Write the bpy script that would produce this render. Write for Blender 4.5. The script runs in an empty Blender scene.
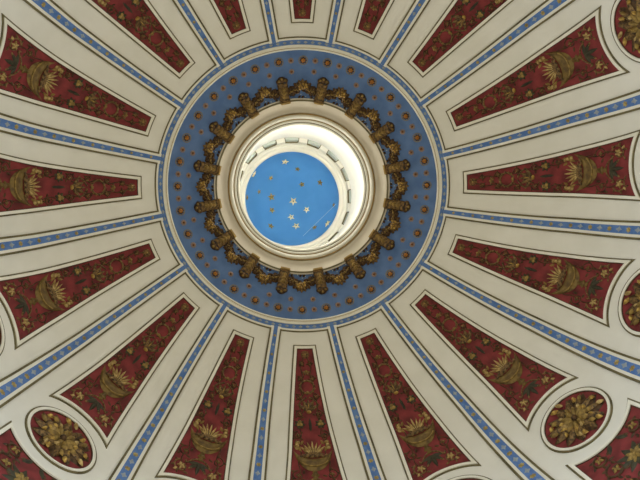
import bpy, math, random
from math import sin, cos, pi, asin, atan2, sqrt
from mathutils import Vector, Matrix

random.seed(7)
SC = bpy.context.scene
COL = SC.collection
U = 10.0            # one unit of the layout = 10 m
Z0 = 1.6            # eye height above the rotunda floor

# ------------------------------------------------------------------ layout
RC, ZC, RD = .2096, 1.6604, .7501          # arc that the dome is turned from
AX, AY, TX, TY, ROLL = -.1746, .1764, .0795, -.0090, -.0248
WA, WB, WC, WD = .0081, .0118, -.0069, .0030
V_IN, V_TIP, V_MED, V_SPR, V_END = .358, .9880, 1.092, RD * pi / 2, 1.56
HW0, HW1 = .0388, .1040
R_ARC = .147


def bay(kf):
    f = pi / 2 + ROLL + kf * pi / 8
    return f + WA * cos(f) + WB * sin(f) + WC * cos(2 * f) + WD * sin(2 * f)


def prof(v):
    s = v / RD
    if s < pi / 2:
        return RC + RD * sin(s), ZC + RD * cos(s), -sin(s), -cos(s)
    return RC + RD, ZC - (v - V_SPR), -1.0, 0.0


def v_of(rho):
    return RD * asin((rho - RC) / RD)


CA0, CA1 = (.3165, 2.4560), (.4740, 2.3605)     # blue cone: inner edge, outer edge
CL = sqrt((CA1[0] - CA0[0]) ** 2 + (CA1[1] - CA0[1]) ** 2)
CC, CSN = (CA1[0] - CA0[0]) / CL, (CA0[1] - CA1[1]) / CL


def cone(y):
    return CA0[0] + y * CC, CA0[1] - y * CSN, -CSN, -CC


def surf(pf, x, y, h, ang=0.0):
    r, z, nr, nz = pf(y)
    th = ang + x / r + (.027 * max(0, .75 - y) if pf is prof else 0)
    rr = r + nr * h
    return Vector((rr * cos(th) * U, rr * sin(th) * U, (z + nz * h) * U + Z0))


# ------------------------------------------------------------------ materials
def lin(c):
    c /= 255.0
    return c / 12.92 if c <= .04045 else ((c + .055) / 1.055) ** 2.4


def rgb(r, g, b):
    return (lin(r), lin(g), lin(b), 1)


def mat(name, c1, c2=None, scale=3.0, rough=.6, metal=0.0, detail=4, bump=0.0, lo=.35, hi=.65, spec=.3):
    m = bpy.data.materials.new(name)
    m.use_nodes = True
    nt = m.node_tree
    b = nt.nodes['Principled BSDF']
    b.inputs['Roughness'].default_value = rough
    b.inputs['Metallic'].default_value = metal
    b.inputs['Specular IOR Level'].default_value = spec
    b.inputs['Base Color'].default_value = c1
    if c2:
        tc = nt.nodes.new('ShaderNodeTexCoord')
        n = nt.nodes.new('ShaderNodeTexNoise')
        n.inputs['Scale'].default_value = scale
        n.inputs['Detail'].default_value = detail
        r = nt.nodes.new('ShaderNodeValToRGB')
        r.color_ramp.elements[0].position = lo
        r.color_ramp.elements[1].position = hi
        r.color_ramp.elements[0].color = c1
        r.color_ramp.elements[1].color = c2
        nt.links.new(tc.outputs['Object'], n.inputs['Vector'])
        nt.links.new(n.outputs['Fac'], r.inputs['Fac'])
        nt.links.new(r.outputs['Color'], b.inputs['Base Color'])
        if bump:
            bp = nt.nodes.new('ShaderNodeBump')
            bp.inputs['Strength'].default_value = bump
            bp.inputs['Distance'].default_value = .05
            nt.links.new(n.outputs['Fac'], bp.inputs['Height'])
            nt.links.new(bp.outputs['Normal'], b.inputs['Normal'])
    return m


M = {
    'cream': mat('cream_plaster', rgb(221, 218, 206), rgb(227, 224, 213), 1.2, .6),
    'fillet': mat('cream_fillet', rgb(224, 220, 204), rgb(230, 227, 213), 2.0, .55),
    'white': mat('white_plaster', rgb(236, 233, 222), rgb(242, 240, 232), 1.0, .55),
    'red': mat('red_ground', rgb(90, 40, 38), rgb(134, 56, 56), 2.6, .7, lo=.3, hi=.7, spec=.15),
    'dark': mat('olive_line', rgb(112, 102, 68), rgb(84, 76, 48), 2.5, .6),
    'blue': mat('blue_band', rgb(78, 112, 168), rgb(98, 130, 182), 5, .65, spec=.15),
    'sky': mat('blue_field', rgb(82, 108, 150), rgb(94, 120, 162), 2.2, .75, spec=.1),
    'lantern_blue': mat('lantern_blue', rgb(74, 134, 192), rgb(82, 142, 200), 1.0, .8, spec=.1),
    'gold': mat('gilding', rgb(206, 172, 92), rgb(128, 96, 42), 9, .42, .45),
    'pale': mat('pale_gilding', rgb(204, 178, 118), rgb(134, 106, 58), 9, .45, .25),
    'star': mat('star_gilding', rgb(240, 226, 184), rgb(222, 200, 146), 3, .5, .1),
    'bronze': mat('old_gilding', rgb(136, 106, 62), rgb(56, 43, 28), 14, .5, .25),
    'umber': mat('umber_gilding', rgb(92, 66, 36), rgb(52, 38, 24), 8, .5, .3),
    'leaf': mat('dark_green_leaf', rgb(66, 62, 40), rgb(44, 42, 32), 8, .6),
    'olive': mat('olive_gilding', rgb(158, 130, 68), rgb(108, 86, 44), 9, .5, .25),
    'amber': mat('bright_amber', rgb(190, 128, 52), rgb(150, 96, 40), 9, .5, .15),
    'urn': mat('urn_gilding', rgb(128, 104, 52), rgb(86, 66, 36), 6, .5, .25),
    'orange': mat('amber_gilding', rgb(150, 96, 44), rgb(112, 66, 30), 9, .5, .2),
    'stucco': mat('warm_stucco', rgb(198, 189, 170), rgb(206, 197, 179), 1.5, .8, spec=.1),
    'tan': mat('tan_gilding', rgb(146, 124, 108), rgb(118, 100, 92), 8, .6, .05),
    'halo': mat('halo_paint', rgb(112, 108, 104), rgb(128, 120, 104), 10, .7, spec=.1),
    'rosy': mat('rib_rosette_gilding', rgb(190, 170, 108), rgb(142, 122, 70), 9, .55, .1),
    'ochre': mat('ochre_line', rgb(176, 146, 84), rgb(146, 118, 64), 4, .45, .25),
    'loz': mat('rib_lozenge', rgb(156, 164, 168), rgb(138, 146, 152), 4, .7, spec=.1),
    'cornice': mat('cornice_plaster', rgb(214, 210, 196), rgb(220, 217, 204), 1.0, .6),
    'grey': mat('grey_green_panel', rgb(176, 184, 174), rgb(188, 195, 186), 2, .7),
    'steel': mat('steel_wire', rgb(150, 180, 210), None, rough=.4, metal=.3),
}


# ------------------------------------------------------------------ mesh builder (flat x, y, h; mapped to a surface later)
class MB:
    def __init__(s):
        s.v, s.f, s.sm = [], [], []

    def quadgrid(s, rows, closed_u=False, smooth=True):
        n = len(rows[0])
        b = len(s.v)
        for r in rows:
            s.v.extend(r)
        for i in range(len(rows) - 1):
            for j in range(n - (0 if closed_u else 1)):
                k = (j + 1) % n
                s.f.append((b + i * n + j, b + i * n + k, b + (i + 1) * n + k, b + (i + 1) * n + j))
                s.sm.append(smooth)

    def strip(s, path, w, h0, h1, closed=False, sub=None):
        """box-section moulding along a path, mitred; w is a width or a list of widths"""
        if sub:
            P, W = [], []
            L = list(path) + ([path[0]] if closed else [])
            for i in range(len(L) - 1):
                (x0, y0), (x1, y1) = L[i], L[i + 1]
                n = max(1, int(math.ceil(sqrt((x1 - x0) ** 2 + (y1 - y0) ** 2) / sub)))
                for q in range(n):
                    t = q / n
                    P.append((x0 + (x1 - x0) * t, y0 + (y1 - y0) * t))
            if not closed:
                P.append(L[-1])
            path = P
        n = len(path)
        rows = []
        for i in range(n):
            p = path[i]
            a = path[i - 1] if (i > 0 or closed) else None
            c = path[(i + 1) % n] if (i < n - 1 or closed) else None
            ds = []
            if a is not None:
                ds.append((p[0] - a[0], p[1] - a[1]))
            if c is not None:
                ds.append((c[0] - p[0], c[1] - p[1]))
            ns = []
            for d in ds:
                l = sqrt(d[0] ** 2 + d[1] ** 2) or 1
                ns.append((-d[1] / l, d[0] / l))
            nx, ny = sum(q[0] for q in ns) / len(ns), sum(q[1] for q in ns) / len(ns)
            l2 = nx * nx + ny * ny
            nx, ny = nx / max(l2, .12), ny / max(l2, .12)
            ww = (w[i] if isinstance(w, (list, tuple)) else w) / 2
            rows.append([(p[0] + nx * ww, p[1] + ny * ww, h0), (p[0] + nx * ww, p[1] + ny * ww, h1),
                         (p[0] - nx * ww, p[1] - ny * ww, h1), (p[0] - nx * ww, p[1] - ny * ww, h0)])
        if closed:
            rows.append(rows[0])
        s.quadgrid(rows, True, False)

    def leaf(s, cx, cy, ang, ln, wd, h, h0=0.0, n=6, pinch=1.0):
        """pointed, domed leaf whose base is at (cx, cy), growing along ang"""
        ca, sa = cos(ang), sin(ang)
        rows = []
        for i in range(n + 1):
            t = i / n
            w = wd / 2 * (sin(pi * min(1, t * .92 + .08)) ** pinch) if i < n else 0.0
            row = []
            for j in range(-2, 3):
                u = j / 2
                x, y = t * ln, u * w
                hh = h0 + h * (1 - u * u) * (sin(pi * (.12 + .8 * t)))
                row.append((cx + x * ca - y * sa, cy + x * sa + y * ca, hh))
            rows.append(row)
        s.quadgrid(rows)

    def bump(s, cx, cy, rx, ry, h, h0=0.0, ang=0.0, n=10):
        ca, sa = cos(ang), sin(ang)
        rows = []
        for i in range(4):
            t = i / 3
            q = cos(t * pi / 2)
            hh = h0 + h * sin(t * pi / 2)
            row = []
            for j in range(n):
                a = 2 * pi * j / n
                x, y = rx * q * cos(a), ry * q * sin(a)
                row.append((cx + x * ca - y * sa, cy + x * sa + y * ca, hh))
            rows.append(row)
        s.quadgrid(rows, True)

    def tube(s, path, r, h, closed=False, n=6):
        N = len(path)
        rows = []
        for i in range(N):
            p = path[i]
            a = path[(i - 1) % N] if (i > 0 or closed) else p
            c = path[(i + 1) % N] if (i < N - 1 or closed) else p
            dx, dy = c[0] - a[0], c[1] - a[1]
            l = sqrt(dx * dx + dy * dy) or 1
            nx, ny = -dy / l, dx / l
            rr = r[i] if isinstance(r, (list, tuple)) else r
            rows.append([(p[0] + nx * rr * cos(2 * pi * j / n), p[1] + ny * rr * cos(2 * pi * j / n),
                          h + rr * sin(2 * pi * j / n)) for j in range(n)])
        if closed:
            rows.append(rows[0])
        s.quadgrid(rows, True)

    def ring(s, cx, cy, R, r, h, n=20):
        s.tube([(cx + R * cos(2 * pi * i / n), cy + R * sin(2 * pi * i / n)) for i in range(n)], r, h, True)

    def build(s, name, m, parent=None, pf=prof, base=(0, 0), ang=0.0, place=True):
        """pf None: vertices are already metres in the parent's frame. Otherwise map, with the origin at base."""
        if pf is None:
            vs, org = s.v, None
        else:
            L0 = surf(pf, 0, base[1], 0, 0)
            vs = [surf(pf, x, y, h, 0) - L0 for x, y, h in s.v]
            org = L0
        me = bpy.data.meshes.new(name)
        me.from_pydata([tuple(q) for q in vs], [], s.f)
        me.polygons.foreach_set('use_smooth', s.sm)
        me.materials.append(M[m])
        me.update()
        o = bpy.data.objects.new(name, me)
        COL.objects.link(o)
        fix_normals(me)
        if parent:
            o.parent = parent
        elif org is not None and place:
            put(o, org, ang)
        return o


def fix_normals(me):
    import bmesh
    bm = bmesh.new()
    bm.from_mesh(me)
    bmesh.ops.remove_doubles(bm, verts=bm.verts, dist=1e-6)
    bmesh.ops.recalc_face_normals(bm, faces=bm.faces)
    bm.to_mesh(me)
    bm.free()


def put(o, L0, ang):
    o.location = Matrix.Rotation(ang, 3, 'Z') @ L0
    o.rotation_euler = (0, 0, ang)


def tag(o, label, cat, group=None):
    o['label'] = label
    o['category'] = cat
    if group:
        o['group'] = group
    return o


def thing(name, pf, y):
    o = bpy.data.objects.new(name, None)
    o.empty_display_size = .2
    COL.objects.link(o)
    return o


def copy_tree(o, parent=None):
    c = o.copy()
    COL.objects.link(c)
    if parent:
        c.parent = parent
    for ch in list(o.children):
        copy_tree(ch, c)
    return c


def array(root, pf, y, spots):
    """spots: (angle, label, category, group); the first spot takes the root itself"""
    L0 = surf(pf, 0, y, 0, 0)
    first = True
    kids = None
    outs = []
    for a, label, cat, group in spots:
        a += .0217 if pf is cone else 0
        o = root if first else copy_tree(root)
        first = False
        put(o, L0, a)
        tag(o, label, cat, group)
        outs.append(o)
    return outs


def struct(o):
    o['kind'] = 'structure'
    return o


def revolve(name, pts, m, parent=None, n=256, closed=True, smooth=True):
    """turn a profile [(rho, z)...] (layout units) about the dome's axis"""
    b = MB()
    P = list(pts) + ([pts[0]] if closed else [])
    rows = []
    for j in range(n + 1):
        a = 2 * pi * (j % n) / n
        rows.append([(r * cos(a) * U, r * sin(a) * U, z * U + Z0) for r, z in P])
    b.quadgrid(rows, False, smooth)
    o = b.build(name, m, parent, None)
    if smooth:
        o.data.set_sharp_from_angle(angle=math.radians(32))
    return o


def band(pf, y0, y1, h0, h1, steps=1):
    """profile of a box-section ring lying on a surface"""
    P = []
    for i in range(steps + 1):
        r, z, nr, nz = pf(y0 + (y1 - y0) * i / steps)
        P.append((r + nr * h1, z + nz * h1))
    for i in range(steps, -1, -1):
        r, z, nr, nz = pf(y0 + (y1 - y0) * i / steps)
        P.append((r + nr * h0, z + nz * h0))
    return P


def torus_prof(rho, z, r, n=10):
    return [(rho + r * cos(2 * pi * i / n), z + r * sin(2 * pi * i / n)) for i in range(n)]


ORD = ['', 'first', 'second', 'third', 'fourth', 'fifth', 'sixth', 'seventh', 'eighth', 'ninth', 'tenth',
       'eleventh', 'twelfth', 'thirteenth', 'fourteenth', 'fifteenth', 'sixteenth']


def turn(n, total, ref, top, bottom):
    """where item n of a ring of total (0 = topmost, counted clockwise) stands"""
    n %= total
    if n == 0:
        return top
    if n * 2 == total:
        return bottom
    if n * 2 < total:
        return '%s clockwise from %s' % (ORD[n], ref)
    return '%s counterclockwise from %s' % (ORD[total - n], ref)


# ------------------------------------------------------------------ the setting: dome shell, blue cone, rings, lantern
pts = []
N = 90
v0, v1 = v_of(.480), V_END
for i in range(N + 1):
    r, z, nr, nz = prof(v0 + (v1 - v0) * i / N)
    pts.append((r, z))
for i in range(N, -1, -1):
    r, z, nr, nz = prof(v0 + (v1 - v0) * i / N)
    pts.append((r - nr * .03, z - nz * .03))
dome = struct(revolve('ceiling', pts, 'cream'))

cone_shell = struct(revolve('ceiling.001', [(CA0[0] - .004, CA0[1] + .0025), (CA1[0] + .0005, CA1[1] - .0003),
                                           (CA1[0] + .0005, CA1[1] + .02), (CA0[0] - .004, CA0[1] + .03)], 'sky', smooth=False))

# stepped cream moulding round the blue cone, blue band, edge lines
vb0, vb1 = v_of(.4872), v_of(.5030)
m1 = [(.4700, 2.3650), (.4700, 2.3570), (.4725, 2.3550), (.4750, 2.3562), (.4775, 2.3545), (.4800, 2.3555),
      (.4825, 2.3525), (.4850, 2.3515), (.4870, 2.3540), (.4870, 2.3650)]
tr = struct(revolve('trim_1', m1, 'fillet'))
line = revolve('groove_line', torus_prof(.4752, 2.3558, .0009), 'ochre', tr)
bb = struct(revolve('trim_2', band(prof, vb0, vb1, -.002, .0022), 'blue'))
revolve('cream_edge', band(prof, vb1, vb1 + .0062, -.002, .0034), 'fillet', bb)
revolve('olive_edge_line', band(prof, vb1 + .0062, vb1 + .0108, -.002, .0024), 'dark', bb)


def around(name, m, parent, pf, items):
    """one mesh of small marks, each drawn flat near x = 0 and mapped at its own angle"""
    out = MB()
    for b_, a_ in items:
        q = len(out.v)
        out.v += [tuple(surf(pf, x, y, h, a_)) for x, y, h in b_.v]
        out.f += [tuple(q + i for i in f) for f in b_.f]
        out.sm += b_.sm
    return out.build(name, m, parent, None)


vm = (vb0 + vb1) / 2
items = []
for k in range(16):
    for j in range(8):
        b = MB()
        b.leaf(-.0070, vm, 0, .014, .0085, .0012, .0026, n=4)
        b.leaf(0, vm - .0055, pi / 2, .011, .0050, .0014, .0026, n=4)
        items.append((b, bay(k - .5) + (bay(k + .5) - bay(k - .5)) * (j + .5) / 8))
around('dash_pattern', 'loz', bb, prof, items)

# oculus ring
ringp = [(.3190, 2.475), (.3190, 2.4480), (.3160, 2.4455), (.3135, 2.4460), (.3120, 2.4490), (.3080, 2.4500),
         (.3060, 2.4520), (.3000, 2.4585), (.2930, 2.4650), (.2850, 2.4705), (.2760, 2.4740), (.2710, 2.4750), (.2690, 2.5060), (.3190, 2.5060)]
ringq = [(.2690, 2.5060), (.2690, 2.4780), (.2650, 2.4800), (.2630, 2.4765), (.2595, 2.4735), (.2555, 2.4735), (.2515, 2.4765), (.2495, 2.4810),
         (.2470, 2.4820), (.2440, 2.4800), (.2405, 2.4810), (.2385, 2.4850), (.2360, 2.4855), (.2320, 2.4845), (.2290, 2.4865), (.2285, 2.4900),
         (.2285, 2.5060)]
oc = struct(revolve('trim_3', ringp, 'stucco'))
revolve('inner_moulding', ringq, 'fillet', oc)  # lighter cream than the outer ring: lantern light put into the colour
revolve('lantern_ledge', [(.2285, 2.5060), (.3190, 2.5060), (.3190, 2.5120), (.2285, 2.5120)], 'white', oc)
revolve('dark_groove_line', torus_prof(.3108, 2.4484, .0034), 'dark', oc)
revolve('gilded_bead_line', torus_prof(.2670, 2.4788, .0022), 'ochre', oc)
revolve('gilded_inner_line', torus_prof(.2482, 2.4815, .0016), 'ochre', oc)
revolve('olive_inner_line', torus_prof(.2372, 2.4855, .0012), 'dark', oc)

# lantern drum (its crown sits a few centimetres off the dome's axis)
LX, LY = .0025, .0065
RW = .2620
wall = struct(revolve('wall_lantern', [(RW, 2.508), (RW, 2.720), (RW - .0015, 2.722), (RW - .0015, 2.732), (RW, 2.734), (RW, 3.044), (.2740, 3.048), (.2740, 3.165), (.300, 3.165), (.300, 2.508)], 'white'))
cor = struct(revolve('trim_4', [(.2740, 3.122), (.2500, 3.122), (.2485, 3.126), (.2470, 3.134), (.2390, 3.137), (.2350, 3.146),
                                (.2255, 3.148), (.2215, 3.152), (.2186, 3.158), (.2186, 3.165), (.2740, 3.165)], 'cornice'))
R_DISC, Z_DISC, H_DISC = .2190, 3.158, .185
cap = []
for i in range(25):
    t = i / 24 * pi / 2
    cap.append((max(R_DISC * cos(t), .0004), Z_DISC + H_DISC * sin(t)))
for i in range(24, -1, -1):
    t = i / 24 * pi / 2
    cap.append((max((R_DISC + .03) * cos(t), .0004), Z_DISC + (H_DISC + .03) * sin(t)))
struct(revolve('ceiling.002', cap, 'lantern_blue', n=128)).location = (LX * U, LY * U, 0)

for o in (cor,):
    o.location = (LX * U, LY * U, 0)

# blocks under the lantern cornice, with recessed panels between them
NB = 16


def local_box(b, x0, x1, y0, y1, z0, z1):
    q = len(b.v)
    for z in (z0, z1):
        for x, y in ((x0, y0), (x1, y0), (x1, y1), (x0, y1)):
            b.v.append((x * U, y * U, z * U))
    for f in ((0, 1, 2, 3), (4, 5, 6, 7), (0, 1, 5, 4), (1, 2, 6, 5), (2, 3, 7, 6), (3, 0, 4, 7)):
        b.f.append(tuple(q + i for i in f))
        b.sm.append(False)


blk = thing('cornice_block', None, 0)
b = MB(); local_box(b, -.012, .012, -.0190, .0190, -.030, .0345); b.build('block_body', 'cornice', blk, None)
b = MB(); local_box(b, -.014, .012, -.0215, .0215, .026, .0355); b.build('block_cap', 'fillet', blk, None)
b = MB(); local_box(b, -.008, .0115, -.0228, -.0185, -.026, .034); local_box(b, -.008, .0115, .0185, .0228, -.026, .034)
b.build('painted_side_shadow', 'dark', blk, None)  # dark strips paint in the shadow of the gaps beside each block
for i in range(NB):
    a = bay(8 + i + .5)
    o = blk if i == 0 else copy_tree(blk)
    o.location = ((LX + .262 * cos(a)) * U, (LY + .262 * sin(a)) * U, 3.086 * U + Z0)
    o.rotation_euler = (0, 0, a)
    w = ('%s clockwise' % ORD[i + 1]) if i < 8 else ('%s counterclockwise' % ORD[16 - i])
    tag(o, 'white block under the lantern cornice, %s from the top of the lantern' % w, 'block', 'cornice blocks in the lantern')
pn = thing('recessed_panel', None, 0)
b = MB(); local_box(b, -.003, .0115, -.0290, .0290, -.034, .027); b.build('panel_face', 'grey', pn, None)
b = MB(); local_box(b, -.0095, .0115, -.0290, .0290, .026, .0345); b.build('painted_top_shadow', 'dark', pn, None)  # dark strip painting the shadow under the cornice, not a real rail
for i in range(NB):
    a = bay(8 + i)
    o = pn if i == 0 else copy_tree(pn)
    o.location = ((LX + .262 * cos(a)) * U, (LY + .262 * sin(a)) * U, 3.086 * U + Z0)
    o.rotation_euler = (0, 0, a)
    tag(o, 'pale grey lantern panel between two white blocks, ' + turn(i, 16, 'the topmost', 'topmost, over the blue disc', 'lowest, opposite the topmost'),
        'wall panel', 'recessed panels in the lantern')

# ------------------------------------------------------------------ camera maths (for stars on the lantern ceiling)
RIGHT = Vector((cos(TX), 0, -sin(TX)))
DOWN = Vector((-sin(TX) * sin(TY), cos(TY), -cos(TX) * sin(TY)))
FWD = Vector((sin(TX) * cos(TY), sin(TY), cos(TX) * cos(TY)))
CAMP = Vector((AX, AY, 0))
F, OX, OY = 680.0, -11.58, -11.04


def cap_hit(px, py):
    d = RIGHT * ((px - 320 - OX) / F) + DOWN * ((py - 240 - OY) / F) + FWD
    t = 2.6
    for _ in range(4000):
        p = CAMP + d * t
        if p.z > Z_DISC and ((p.x - LX) / R_DISC) ** 2 + ((p.y - LY) / R_DISC) ** 2 + ((p.z - Z_DISC) / H_DISC) ** 2 > 1:
            break
        t += .0004
    n = -Vector(((p.x - LX) / R_DISC ** 2, (p.y - LY) / R_DISC ** 2, (p.z - Z_DISC) / H_DISC ** 2)).normalized()
    return p, n


def star_mesh(r, m):
    b = MB()
    top = (0, 0, .34 * r)
    pts = []
    for i in range(10):
        q = r if i % 2 == 0 else r * .44
        a = i * pi / 5 + pi / 2
        pts.append((q * cos(a), q * sin(a)))
    n = len(pts)
    b.v = [(x, y, -.12 * r) for x, y in pts] + [(x, y, .06 * r) for x, y in pts] + [top, (0, 0, -.12 * r)]
    for i in range(n):
        k = (i + 1) % n
        b.f += [(i, k, n + k, n + i), (n + i, n + k, 2 * n), (k, i, 2 * n + 1)]
        b.sm += [False] * 3
    return b


STARS = [(293.3, 201.3, 4.4, 'p', 'large bright gilded star nearest the middle of the blue lantern ceiling'),
         (291.2, 217.2, 3.6, 'p', 'bright gilded star below and just left of the central star'),
         (306.7, 209.7, 3.5, 'p', 'bright gilded star to the lower right of the central star'),
         (296.2, 226.2, 4.0, 'p', 'gilded star lowest in the central cluster, above the cable end'),
         (271.3, 197.0, 4.2, 'g', 'duller gilded star level with and left of the central star'),
         (272.0, 210.3, 3.5, 'g', 'dull gilded star left of centre, second in the left column'),
         (270.8, 226.2, 3.6, 'o', 'dark gilded star at the bottom of the left column'),
         (270.8, 178.0, 2.8, 'g', 'small dull star at the top of the left column'),
         (302.0, 184.3, 3.3, 'g', 'pale gilded star above the central star, inside the upper half'),
         (297.5, 169.0, 3.0, 'o', 'dull star in the upper middle, right of the bright upper star'),
         (320.3, 182.5, 3.5, 'o', 'dull gilded star in the upper right of the blue ceiling'),
         (285.0, 161.7, 3.8, 'p', 'bright star seen edge-on at the top of the blue ceiling'),
         (253.6, 174.0, 3.8, 'p', 'bright star seen edge-on at the upper left rim'),
         (259.0, 191.7, 2.6, 'o', 'faint small star near the left rim, beside the left column'),
         (246.8, 197.5, 2.8, 'g', 'star seen edge-on at the far left rim of the blue ceiling'),
         (327.8, 223.7, 4.0, 'p', 'bright star seen edge-on at the lower right rim'),
         (314.7, 227.5, 3.0, 'o', 'dull star beside the bright edge-on star at the lower right'),
         (334.0, 205.3, 2.8, 'o', 'faint star at the far right rim above the cable')]
for px, py, rp, mk, lab in STARS:
    p, n = cap_hit(px, py)
    r = rp * p.z / F
    mk = {'p': 'star', 'g': 'gold', 'o': 'olive'}[mk]
    o = star_mesh(r * U, mk).build('gilded_star', mk, None, None)
    o.location = Vector((p.x, p.y, p.z)) * U + Vector((0, 0, Z0)) + n * (.12 * r * U)
    q = n.to_track_quat('Z', 'Y')
    o.rotation_euler = (q.to_matrix() @ Matrix.Rotation(random.uniform(-.4, .4) + pi, 3, 'Z')).to_euler()
    bs = MB(); bs.bump(0, 0, .16 * r * U, .16 * r * U, .12 * r * U, .30 * r * U)
    bs.build('centre_boss', 'umber', o, None)
    tag(o, lab, 'star', 'gilded stars on the lantern ceiling')

# thin cable across the lantern ceiling
a, _ = cap_hit(336, 204)
c, _ = cap_hit(303, 236)
pa, pc = a * U + Vector((0, 0, Z0 - .04)), c * U + Vector((0, 0, Z0 - .04))
axis = (pc - pa).normalized()
s1 = axis.orthogonal().normalized(); s2 = axis.cross(s1)
b = MB(); rows = []
for t in (0, .25, .5, .75, 1):
    q = pa.lerp(pc, t)
    rows.append([tuple(q - pa + (s1 * cos(2 * pi * j / 6) + s2 * sin(2 * pi * j / 6)) * .014) for j in range(6)])
b.quadgrid(rows, True)
o = b.build('stay_cable', 'steel', None, None)
o.location = pa
tag(o, 'thin pale cable stretched across the lower right of the blue lantern ceiling', 'cable')


# ------------------------------------------------------------------ red panels
def hw(v):
    return HW0 + (HW1 - HW0) * (v - V_IN) / (V_TIP - V_IN)


LINE, FILW = .0044, .0088
SL = sqrt(1 + ((HW1 - HW0) / (V_TIP - V_IN)) ** 2)


def outline(d, na=22):
    """outline of an upper panel moved inwards by d"""
    vi = V_IN + d
    ra = R_ARC + d
    g = lambda v: hw(v) - d * SL
    lo, hi = .8, V_MED
    for _ in range(50):                      # tip: side meets arc
        m_ = (lo + hi) / 2
        if g(m_) ** 2 + (V_MED - m_) ** 2 > ra * ra:
            lo = m_
        else:
            hi = m_
    vt = lo
    xt = g(vt)
    P = [(-g(vi), vi), (g(vi), vi), (xt, vt)]
    a0 = asin(min(1, xt / ra))
    for i in range(1, na):
        a = a0 + (-2 * a0) * i / na
        P.append((ra * sin(a), V_MED - ra * cos(a)))
    P.append((-xt, vt))
    return P, g, vi, ra, xt, vt


def field(b, d, h):
    P, g, vi, ra, xt, vt = outline(d)
    rows = []
    nu, nv = 14, 26
    for i in range(nu + 1):
        u = -1 + 2 * i / nu
        x = u * xt
        for _ in range(8):
            ve = V_MED - sqrt(max(ra * ra - x * x, 0))
            x = u * g(ve)
        row = []
        for j in range(nv + 1):
            v = vi + (ve - vi) * j / nv
            row.append((u * g(v), v, h))
        rows.append(row)
    b.quadgrid(rows)


def spiral(cx, cy, r0, turns, sgn, start, n=22):
    P = []
    for i in range(n):
        t = i / (n - 1)
        r = r0 * (1 - .85 * t)
        a = start + sgn * turns * 2 * pi * t
        P.append((cx + r * cos(a), cy + r * sin(a)))
    return P


VP = V_TIP
panel = thing('arabesque_panel', prof, VP)


def part(b, name, m, root=panel, y=VP, pf=prof, parent=None):
    return b.build(name, m, parent or root, pf, (0, y))


b = MB(); b.strip(outline(LINE / 2)[0], LINE, -.001, .0030, True, .03); part(b, 'border_line', 'dark')
b = MB(); b.strip(outline(LINE + FILW / 2)[0], FILW, -.001, .0062, True, .03); part(b, 'frame_fillet', 'fillet')
b = MB(); field(b, LINE + FILW - .001, .0012); rf = part(b, 'red_field', 'red')
b = MB(); b.strip(outline(LINE + FILW + .0010)[0], .0022, .0008, .0030, True, .03); part(b, 'inner_line', 'umber')
H = .0014
# rosette at the narrow end
b = MB()
for i in range(7):
    b.leaf(0, .392, i * 2 * pi / 7, .0125, .0085, .003, H)
b.ring(0, .392, .0125, .0014, H)
ro = part(b, 'tip_rosette', 'bronze')
b = MB(); b.bump(0, .392, .0038, .0038, .004, H + .002); part(b, 'rosette_boss', 'olive', parent=ro)
# bow
b = MB()
for sx in (-1, 1):
    b.leaf(0, .452, pi / 2 - sx * (pi / 2 - .35), .016, .009, .003, H)
    b.leaf(0, .455, pi / 2 - sx * .6, .015, .006, .003, H)
bw = part(b, 'ribbon_bow', 'bronze')
b = MB(); b.bump(0, .452, .005, .005, .005, H); part(b, 'bow_knot', 'olive', parent=bw)
# wreath
b = MB(); b.ring(0, .508, .0225, .0034, H + .001, 28)
for i in range(14):
    a = 2 * pi * i / 14
    b.leaf(.0205 * cos(a), .508 + .0205 * sin(a), a + .7, .011, .0058, .003, H)
wr = part(b, 'wreath', 'bronze')
b = MB(); b.bump(0, .528, .006, .005, .004, H + .002)
part(b, 'wreath_clasp', 'olive', parent=wr)
# palmette (heart shape of scrolls)
b = MB()
for sx in (-1, 1):
    b.leaf(0, .592, -pi / 2 + sx * .45, .040, .016, .005, H)
    b.leaf(sx * .006, .590, -pi / 2 + sx * 1.0, .038, .011, .004, H)
    b.tube([(sx * (.004 + .026 * sin(pi * t)), .596 - .05 * t) for t in [i / 9 for i in range(10)]], .0026, H + .001)
b.leaf(0, .596, -pi / 2, .046, .012, .006, H)
pl = part(b, 'palmette', 'bronze')
b = MB(); b.bump(0, .598, .008, .006, .006, H); b.leaf(0, .590, -pi / 2, .028, .007, .007, H); part(b, 'palmette_heart', 'gold', parent=pl)
# pair of dark leaf clusters with pale berries
for sx in (-1, 1):
    b = MB()
    for i in range(7):
        b.leaf(sx * .033, .642, i * 2 * pi / 7 + .3, .019, .011, .004, H)
    cl = part(b, 'leaf_cluster', 'leaf')
    for dx, dy, r in ((0, -.006, .0066), (.004, .003, .0066), (-.004, .003, .0066)):
        b = MB(); b.bump(sx * .033 + dx, .642 + dy, r, r, .004, H + .002)
        part(b, 'berry', 'olive', parent=cl)
b = MB(); b.leaf(0, .660, -pi / 2, .040, .010, .003, H); b.leaf(0, .640, pi / 2, .030, .009, .003, H)
part(b, 'joining_leaf', 'leaf')
# fan of pale petals
b = MB()
for i in range(7):
    a = -pi / 2 + (i - 3) * .27
    b.leaf(.0035 * (i - 3), .752, a, .048 - .0035 * abs(i - 3), .0078, .007, H, pinch=.8)
fan = part(b, 'flower_fan', 'pale')
b = MB()
for i in range(8):
    a = -pi / 2 + (i - 3.5) * .36
    b.leaf(0, .764, a, .036, .013, .004, H)
part(b, 'fan_calyx', 'bronze', parent=fan)
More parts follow.
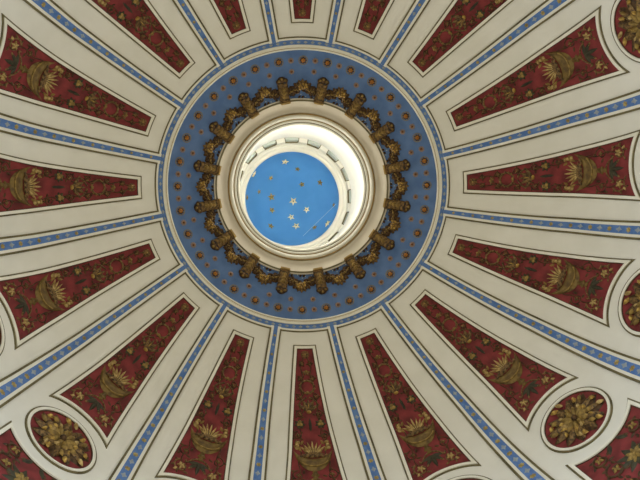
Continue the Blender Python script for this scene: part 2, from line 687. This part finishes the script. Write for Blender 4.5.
# flower sprays either side
for sx in (-1, 1):
    b = MB()
    for dx, dy, a, l in ((.036, .745, -1.2, .030), (.044, .738, -.9, .022), (.050, .722, -1.7, .022), (.036, .718, -2.1, .018)):
        b.leaf(sx * dx, dy, -pi / 2 + sx * (a + pi / 2), l, .009, .004, H)
    sp = part(b, 'flower_spray', 'olive')
    b = MB()
    for dx, dy, r in ((.043, .712, .0060), (.047, .722, .0062), (.049, .733, .0060)):
        b.bump(sx * dx, dy, r, r * .9, .005, H + .002)
    part(b, 'spray_blossoms', 'pale', parent=sp)
# urn: crescent bowl, foot
b = MB()
rows = []
for i in range(21):
    u = -1 + i / 10
    x = u * .059
    yt = .770 + .002 * (1 - u * u) - .028 * abs(u) ** 2.5
    yb = .776 - .034 * abs(u) ** 2.5 + .044 * sqrt(max(0, 1 - u * u))
    rows.append([(x, yt + (yb - yt) * j / 6, H + .010 * sin(pi * (j + .4) / 6.8) * sqrt(max(.02, 1 - u * u))) for j in range(7)])
b.quadgrid(rows)
bowl = part(b, 'urn_bowl', 'urn')
b = MB()
b.tube([(.044 * cos(a), .778 + .028 * sin(a)) for a in [.35 + (pi - .7) * i / 14 for i in range(15)]], .0028, H + .009)
part(b, 'bowl_gilt_rim', 'olive', parent=bowl)
b = MB()
b.tube([(x * .0055, .764 + .004 * sin(x * 2)) for x in range(-8, 9)], .0036, H + .004)
part(b, 'urn_lip', 'bronze')
b = MB(); b.leaf(0, .842, -pi / 2, .032, .016, .006, H); b.bump(0, .835, .013, .006, .006, H); b.bump(0, .846, .008, .007, .006, H)
part(b, 'urn_foot', 'urn')
# stem below, with dark leaves
b = MB()
for a, l in ((0, .050), (.7, .042), (-.7, .042), (1.25, .034), (-1.25, .034)):
    b.leaf(0, .862, pi / 2 + a, l, .013, .004, H)
part(b, 'stem_leaves', 'leaf')
for sx in (-1, 1):
    b = MB()
    cx, cy = sx * .047, .896
    P = spiral(cx, cy, .024, 1.35, sx, -pi / 2 + .4 * sx)
    b.tube(P, [.0030 * (1 - .5 * i / len(P)) for i in range(len(P))], H + .001)
    b.tube([(sx * (.006 + .030 * t), .850 + .028 * t * t) for t in [i / 6 for i in range(7)]], .0026, H + .001)
    for i in range(6):
        a = i * 2 * pi / 6
        b.leaf(cx + .020 * cos(a), cy + .020 * sin(a), a + .8 * sx, .015, .007, .004, H)
    sc_ = part(b, 'scroll', 'bronze')
    b = MB()
    for i in range(5):
        b.leaf(cx, cy, i * 2 * pi / 5 + .2, .014, .0075, .006, H + .001)
    b.leaf(cx + sx * .008, cy + .014, .6 * sx + (0 if sx > 0 else pi), .015, .007, .006, H)
    part(b, 'scroll_flower', 'pale', parent=sc_)

# fine tendrils filling the red ground on both sides
for sx in (-1, 1):
    b = MB()
    for v0_, r_, x_ in ((.425, .009, .013), (.478, .010, .019), (.545, .012, .026), (.606, .014, .030), (.684, .015, .042), (.835, .020, .050)):
        P = spiral(sx * x_, v0_, r_, 1.25, sx, -pi / 2, 18)
        b.tube(P, .0019, H)
        for j in range(4):
            a = j * pi / 2 + .4
            b.leaf(sx * x_ + r_ * .8 * cos(a), v0_ + r_ * .8 * sin(a), a + .9 * sx, r_ * .8, r_ * .42, .003, H, n=4)
    b.tube([(sx * (.010 + (v_ - .40) * .088 + .004 * sin(v_ * 90)), v_) for v_ in [.40 + i_ * .50 / 40 for i_ in range(41)]], .0017, H)
    tn = part(b, 'tendril', 'umber')
    for v0_, x_ in ((.425, .013), (.478, .019), (.545, .026), (.606, .030), (.684, .042), (.835, .050)):
        b = MB()
        for j in range(4):
            b.leaf(sx * x_, v0_, j * 1.57 + v0_ * 30, .0085, .0060, .004, H + .001, n=4)
        part(b, 'tendril_flower', 'bronze', parent=tn)
spots = []
for i in range(16):
    n = i - 8
    where = turn(n, 16, 'the topmost', 'topmost, cut by the frame', 'straight below the oculus')
    extra = {0: 'its point', 9: 'its point'}.get(n % 16)
    spots.append((bay(i) - (.010 if i == 5 else 0), 'tapering red panel with a gilded urn and arabesques, ' + where, 'wall panel', 'red arabesque panels'))
array(panel, prof, VP, spots)

# ------------------------------------------------------------------ round medallions
R_MO, R_MF, R_MR = .0995, .0965, .0885
med = thing('medallion', prof, V_MED)
mp = lambda b, n, m, parent=None: part(b, n, m, med, V_MED, prof, parent)
EL = 1.08
circ = lambda r, n=48: [(r * cos(2 * pi * i / n), V_MED + EL * r * sin(2 * pi * i / n)) for i in range(n)]
b = MB(); b.strip(circ(.1046), .0042, -.001, .0040, True); mp(b, 'border_line', 'dark')
b = MB(); b.strip(circ(.0985), .0080, -.001, .0060, True); mp(b, 'rim', 'fillet')
b = MB()
b.quadgrid([[(r * cos(2 * pi * j / 48), V_MED + EL * r * sin(2 * pi * j / 48), .0014) for j in range(48)] for r in (.0001, .03, .06, .0955)], True)
mp(b, 'red_field', 'red')
b = MB(); b.strip(circ(.0935), .0022, .0008, .0034, True); mp(b, 'inner_line', 'umber')
rnd = random.Random(3)
b = MB()
for i in range(12):
    a = i * 2 * pi / 12
    b.leaf(.012 * cos(a), V_MED + .012 * sin(a), a + .12, .078, .038, .008, .0016)
mp(b, 'outer_leaves', 'umber')
b = MB()
for i in range(12):
    a = (i + .5) * 2 * pi / 12
    b.leaf(.020 * cos(a), V_MED + .022 * sin(a), a - .12, .066, .026, .010, .004)
fl = mp(b, 'inner_leaves', 'bronze')
b = MB()
for i in range(10):
    a = i * 2 * pi / 10 + .2
    b.leaf(.008 * cos(a), V_MED + .008 * sin(a), a + .25, .040, .018, .012, .007)
mp(b, 'rosette', 'olive')
for i in range(28):
    a = i * 2 * pi / 14 + rnd.uniform(-.16, .16)
    r = rnd.uniform(.048, .070) if i < 14 else rnd.uniform(.022, .044)
    b = MB()
    b.leaf(r * cos(a), V_MED + EL * r * sin(a), a + rnd.uniform(-1.1, 1.1), rnd.uniform(.016, .026), rnd.uniform(.009, .014), .009, .009)
    mp(b, 'gilt_leaf', ('olive', 'gold', 'pale', 'gold')[i % 4])
b = MB(); b.bump(0, V_MED, .010, .010, .012, .010); mp(b, 'rosette_boss', 'umber', fl)
where_m = {2: 'in the lower left corner of the dome', 14: 'near the lower right corner', 11: 'cut by the top right edge',
           13: 'cut by the right edge below its middle', 3: 'sliver at the left edge below its middle', 1: 'cut by the bottom edge, left of centre',
           15: 'cut by the bottom edge, right of centre', 12: 'sliver at the right edge, oculus height', 5: 'rim only, at the upper left edge',
           4: 'beyond the left edge, level with the oculus', 0: 'just below the bottom edge'}
MK = [2, 14, 11, 13, 3, 1, 15, 12, 5]
array(med, prof, V_MED, [(bay(k) - (.010 if k == 5 else 0), 'round red medallion with a gilded leaf rosette, ' + where_m[k], 'medallion', 'round medallions') for k in MK])

# ------------------------------------------------------------------ lower red panels, beyond the medallions
VL = 1.30
low = thing('lower_panel', prof, VL)
lp = lambda b, n, m, parent=None: part(b, n, m, low, VL, prof, parent)
VBOT = 1.50


def low_outline(d, na=22):
    ra = .158 + d
    x0 = .1165 - d
    x1 = .1250 - d
    vt = V_MED + sqrt(ra * ra - x0 * x0)
    P = [(x0, vt), (x1, VBOT - d), (-x1, VBOT - d), (-x0, vt)]
    a0 = asin(x0 / ra)
    for i in range(1, na):
        a = -a0 + 2 * a0 * i / na
        P.append((ra * sin(a), V_MED + ra * cos(a)))
    return P, ra, x0, x1


def low_field(b, d, h):
    P, ra, x0, x1 = low_outline(d)
    rows = []
    for i in range(15):
        u = -1 + i / 7
        ya = V_MED + sqrt(ra * ra - (u * x0) ** 2)
        yb = VBOT - d
        rows.append([(u * (x0 + (x1 - x0) * j / 12), ya + (yb - ya) * j / 12, h) for j in range(13)])
    b.quadgrid(rows)


b = MB(); b.strip(low_outline(LINE / 2)[0], LINE, -.001, .0030, True, .03); lp(b, 'border_line', 'dark')
b = MB(); b.strip(low_outline(LINE + FILW / 2)[0], FILW, -.001, .0062, True, .03); lp(b, 'frame_fillet', 'fillet')
b = MB(); low_field(b, LINE + FILW - .001, .0012); lp(b, 'red_field', 'red')
b = MB(); b.strip(low_outline(LINE + FILW + .001)[0], .0022, .0008, .0030, True, .03); lp(b, 'inner_line', 'umber')
for sx in (-1, 1):
    b = MB()
    for cx, cy, r in ((.056, 1.290, .024), (.052, 1.352, .030), (.060, 1.425, .026)):
        P = spiral(sx * cx, cy, r, 1.3, sx, -pi / 2)
        b.tube(P, .0030, H + .001)
        for i in range(6):
            a = i * 2 * pi / 6
            b.leaf(sx * cx + r * .8 * cos(a), cy + r * .8 * sin(a), a + .8 * sx, .018, .008, .004, H)
    sc_ = lp(b, 'scroll', 'umber')
    b = MB()
    for cx, cy in ((.058, 1.285), (.052, 1.352), (.060, 1.425)):
        for i in range(4):
            b.leaf(sx * cx, cy, i * 2 * pi / 4 + cx * 40, .013, .007, .005, H + .001)
    lp(b, 'scroll_flower', 'olive', sc_)
b = MB()
for i in range(9):
    b.leaf(0, 1.365, i * 2 * pi / 9, .052, .018, .005, H)
for sx in (-1, 1):
    b.leaf(sx * .012, 1.262, pi / 2 - sx * .5, .04, .014, .004, H)
lp(b, 'leaf_cluster', 'leaf')
b = MB()
for i in range(7):
    b.leaf(0, 1.365, i * 2 * pi / 7, .026, .012, .008, H + .002)
lp(b, 'centre_flower', 'olive')
array(low, prof, VL, [(bay(2), 'red arabesque panel beyond the lower left medallion, cut by the bottom left corner', 'wall panel', 'lower red panels'),
                      (bay(14), 'red arabesque panel beyond the lower right medallion, cut by the bottom right corner', 'wall panel', 'lower red panels')])

# ------------------------------------------------------------------ blue ribs between the bays
V_R0 = vb1 - .002
rib = thing('ornamental_rib', prof, V_R0)
rp_ = lambda b, n, m, parent=None: part(b, n, m, rib, V_R0, prof, parent)
VS = [V_R0 + (V_END - V_R0) * i / 60 for i in range(61)]
tot = lambda v: .0350 + (.0500 - .0350) * min(1.15, (v - V_R0) / (1.05 - V_R0))
blu = lambda v: .0135 + (.0262 - .0135) * min(1.15, (v - V_R0) / (1.05 - V_R0))
b = MB(); b.strip([(0, v) for v in VS], [tot(v) for v in VS], -.001, .0040); rp_(b, 'rib_ground', 'fillet')
b = MB(); b.strip([(0, v) for v in VS], [blu(v) for v in VS], .003, .0047); rp_(b, 'blue_band', 'blue')
v_c = vb1 + .0085
VS2 = [v for v in VS if v > v_c]
for sx in (-1, 1):
    b = MB(); b.strip([(sx * tot(v) / 2, v) for v in [v_c - .002] + VS2], [.0046 + .0016 * min(1, v) for v in [v_c] + VS2], -.001, .0054)
    rp_(b, 'border_line', 'dark')
v, i = V_R0 + .034, 0
while v < V_END - .03:
    r = blu(v) * .36
    b = MB()
    for j in range(6):
        b.leaf(0, v, j * pi / 3, r * 1.05, r * .75, .0026, .0047, n=4)
    b.bump(0, v, r * .35, r * .35, .003, .0055, n=8)
    rp_(b, 'gilded_rosette', 'rosy')
    if v + .034 < V_END - .02:
        b = MB()
        b.leaf(-r * 1.0, v + .034, 0, r * 2.0, r * 1.4, .0016, .0047, n=4)
        b.leaf(0, v + .034 - r * 1.3, pi / 2, r * 2.6, r * 1.1, .0018, .0047, n=4)
        rp_(b, 'lozenge', 'loz')
    v += .068
    i += 1
spots = []
for i in range(16):
    n = (8 + i) % 16
    w = '%s clockwise' % ORD[i + 1] if i < 8 else '%s counterclockwise' % ORD[16 - i]
    spots.append((bay(n + .5), 'blue and cream rib with gilded rosettes, %s from the topmost red panel' % w, 'rib', 'blue ribs of the dome'))
array(rib, prof, V_R0, spots)

# ------------------------------------------------------------------ gilded brackets, swags and rosettes on the blue cone
YB = .010
brk = thing('gilded_bracket', cone, YB)
bp_ = lambda b, n, m, parent=None: part(b, n, m, brk, YB, cone, parent)
b = MB()
ys = [-.004, .004, .014, .026, .038, .050, .060, .068]
b.quadgrid([[(x * w, y, h) for x, h in ((-1, -.001), (-1, hh * .75), (-.55, hh), (.55, hh), (1, hh * .75), (1, -.001))]
            for y, w, hh in zip(ys, [.0190, .0190, .0175, .0165, .0165, .0180, .0190, .0180], [.020, .024, .024, .022, .019, .017, .015, .010])])
bp_(b, 'console_body', 'bronze')
b = MB()
for sx in (-1, 1):
    P = spiral(sx * .0115, .078, .0085, 1.2, sx, -pi / 2, 14)
    b.tube(P, [.0040 - .00015 * i for i in range(14)], .010)
b.bump(0, .078, .016, .013, .015)
hd = bp_(b, 'scroll_head', 'umber')
b = MB()
for sx in (-1, 1):
    b.bump(sx * .0115, .079, .0050, .0050, .008, .010)
b.bump(0, .084, .006, .005, .008, .007)
bp_(b, 'volute_eye', 'olive', hd)
b = MB()
for y, l in ((.010, .020), (.024, .020), (.038, .020)):
    for a in (-.55, 0, .55):
        b.leaf(0, y, pi / 2 + a, l, .0095, .006, .021 - y * .12)
bp_(b, 'acanthus_leaf', 'olive')
b = MB(); b.strip([(-.0175, -.001), (.0175, -.001)], .006, -.001, .028); bp_(b, 'top_fillet', 'ochre')
spots = []
for i in range(16):
    n = (8 + i) % 16
    w = '%s clockwise' % ORD[i + 1] if i < 8 else '%s counterclockwise' % ORD[16 - i]
    spots.append((bay(n + .5), 'gilded scroll bracket on the blue ring, %s from the topmost leaf swag' % w, 'bracket', 'gilded brackets round the oculus'))
array(brk, cone, YB, spots)

YS = .050
swag = thing('leaf_swag', cone, YS)
sp_ = lambda b, n, m, parent=None: part(b, n, m, swag, YS, cone, parent)
b = MB()
for i in range(7):
    a = pi / 2 + (i - 3) * .62
    b.leaf(0, .050, a, .028, .015, .010, .001)
b.bump(0, .049, .018, .015, .014)
sh = sp_(b, 'shell_cluster', 'bronze')
b = MB()
rnd = random.Random(11)
for i in range(9):
    a = rnd.uniform(0, 2 * pi); r = rnd.uniform(.002, .017)
    b.bump(r * cos(a), r * sin(a) + .052, .0046, .0046, .006, .010)
sp_(b, 'gilt_berries', 'gold', sh)
for sx in (-1, 1):
    b = MB()
    for i in range(9):
        t = i / 8
        x = sx * (.014 + .034 * t)
        y = .046 - .018 * t + .004 * sin(t * 9)
        b.leaf(x, y, -pi / 2 + sx * (.9 - 1.0 * (i % 3)), .022, .013, .008, .001)
        b.leaf(x, y, pi / 2 - sx * (.3 + .5 * (i % 2)), .020, .012, .008, .001)
    for i in range(8):
        b.leaf(sx * (.006 + .005 * i), .014 + .012 * (i % 2) + .004 * (i % 3), rnd.uniform(0, 6.28), .014, .009, .006, .001)
    g = sp_(b, 'leaf_garland', 'umber')
    b = MB()
    for i in range(7):
        t = i / 6
        b.bump(sx * (.016 + .030 * t), (.042 - .014 * t) + rnd.uniform(-.006, .006), .0040, .0036, .006, .004)
    sp_(b, 'garland_fruit', 'olive', g)
array(swag, cone, YS, [(bay(8 + i), 'gilded shell and leaf swag on the blue ring, ' + turn(i, 16, 'the topmost', 'topmost, above the oculus', 'lowest, below the oculus'),
                        'swag', 'leaf swags between the brackets') for i in range(16)])

# pale specks between the brackets, painted on the blue
items = []
for k in range(16):
    for j in range(10):
        b = MB()
        y = .008 + .012 * (j % 3) + rnd.uniform(-.003, .003)
        b.bump(-.040 + .009 * j + rnd.uniform(-.003, .003), y, .0022, .0022, .0014, .0002, n=6)
        items.append((b, bay(k) + .0217))
around('speck_pattern', 'grey', cone_shell, cone, items)


def rosette(name, y, r, kind):
    t = thing(name, cone, y)
    b = MB()
    for i in range(8):
        b.leaf(0, y, i * pi / 4, r, r * .72, r * (.2 if kind else .1), .0004)
    part(b, 'petals', 'umber' if kind else 'tan', t, y, cone)
    b = MB()
    if kind:
        for i in range(6):
            b.leaf(0, y, i * pi / 3 + .3, r * .62, r * .5, r * .3, r * .18)
    b.bump(0, y, r * .36, r * .36, r * .4, r * .2)
    part(b, 'flower_centre', 'amber' if kind else 'orange', t, y, cone)
    if kind:
        b = MB(); b.strip([(r * 1.12 * cos(i * pi / 12), y + r * 1.12 * sin(i * pi / 12)) for i in range(24)], r * .30, -.001, .0008, True)
        part(b, 'halo_ring', 'halo', t, y, cone)
    return t


y_of = lambda rho: (rho - CA0[0]) / CC
yb = y_of(.4390)
t = rosette('large_rosette', yb, .0135, True)
array(t, cone, yb, [(bay(8 + i * .5), 'large gilded rosette near the outer edge of the blue ring, ' + turn(i, 32, 'the topmost', 'topmost, above the swag', 'lowest, below the swag'),
                     'rosette', 'large rosettes on the blue ring') for i in range(32)])
t = rosette('small_rosette', yb, .0118, False)
spots = []
for i in range(32):
    w = '%s clockwise' % ORD[i + 1] if i < 16 else '%s counterclockwise' % ORD[32 - i]
    spots.append((bay(8 + i * .5 + .25), 'small gilt flower between two large rosettes, %s from the topmost large rosette' % w, 'rosette', 'small outer flowers on the blue ring'))
array(t, cone, yb, spots)
yi = y_of(.4050)
t = rosette('tiny_rosette', yi, .0112, False)
spots = []
for i in range(32):
    w = '%s clockwise' % ORD[i + 1] if i < 16 else '%s counterclockwise' % ORD[32 - i]
    spots.append((bay(8 + i * .5 + .25), 'tiny gilt flower just outside the swags, %s from the topmost swag' % w, 'rosette', 'tiny inner flowers on the blue ring'))
array(t, cone, yi, spots)

# cornice at the springing of the dome (just outside the view)
r_e, z_e, _, _ = prof(V_END)
struct(revolve('trim_5', [(r_e + .03, z_e + .012), (r_e - .006, z_e + .012), (r_e - .012, z_e), (r_e - .030, z_e - .010), (r_e - .034, z_e - .030), (r_e + .03, z_e - .030)], 'fillet'))

# ------------------------------------------------------------------ light
w = bpy.data.worlds.new('rotunda_daylight')
SC.world = w
w.use_nodes = True
nt = w.node_tree
bg = nt.nodes['Background']
tc = nt.nodes.new('ShaderNodeTexCoord')
sx = nt.nodes.new('ShaderNodeSeparateXYZ')
rp = nt.nodes.new('ShaderNodeValToRGB')
mp_ = nt.nodes.new('ShaderNodeMapRange')
mp_.inputs['From Min'].default_value = -1
mp_.inputs['From Max'].default_value = 0
nt.links.new(tc.outputs['Generated'], sx.inputs[0])
nt.links.new(sx.outputs['Z'], mp_.inputs['Value'])
nt.links.new(mp_.outputs['Result'], rp.inputs['Fac'])
rp.color_ramp.elements[0].position = .35
rp.color_ramp.elements[1].position = .80
rp.color_ramp.elements[0].color = (.58, .52, .385, 1)
rp.color_ramp.elements[1].color = (2.15, 2.4, 2.65, 1)
nt.links.new(rp.outputs['Color'], bg.inputs['Color'])
bg.inputs['Strength'].default_value = 1.0

for i in range(12):
    a = 2 * pi * i / 12
    l = bpy.data.lights.new('lantern_lamp', 'POINT')
    l.energy = 30
    l.color = (1.0, .99, .95)
    l.shadow_soft_size = .08
    o = bpy.data.objects.new('lantern_lamp', l)
    COL.objects.link(o)
    o.location = (.243 * cos(a) * U, .243 * sin(a) * U, 2.525 * U + Z0)

# ------------------------------------------------------------------ camera
cd = bpy.data.cameras.new('camera')
cam = bpy.data.objects.new('camera', cd)
COL.objects.link(cam)
cd.sensor_width = 36
cd.lens = F / 640 * 36
cd.shift_x = -OX / 640
cd.shift_y = OY / 640
cd.clip_end = 200
R3 = Matrix((RIGHT, -DOWN, -FWD)).transposed()
cam.matrix_world = Matrix.Translation((AX * U, AY * U, Z0)) @ R3.to_4x4()
SC.camera = cam

vs = SC.view_settings
vs.view_transform = 'Standard'
vs.look = 'None'
vs.gamma = 1
vs.use_curve_mapping = False
vs.exposure = 0.47
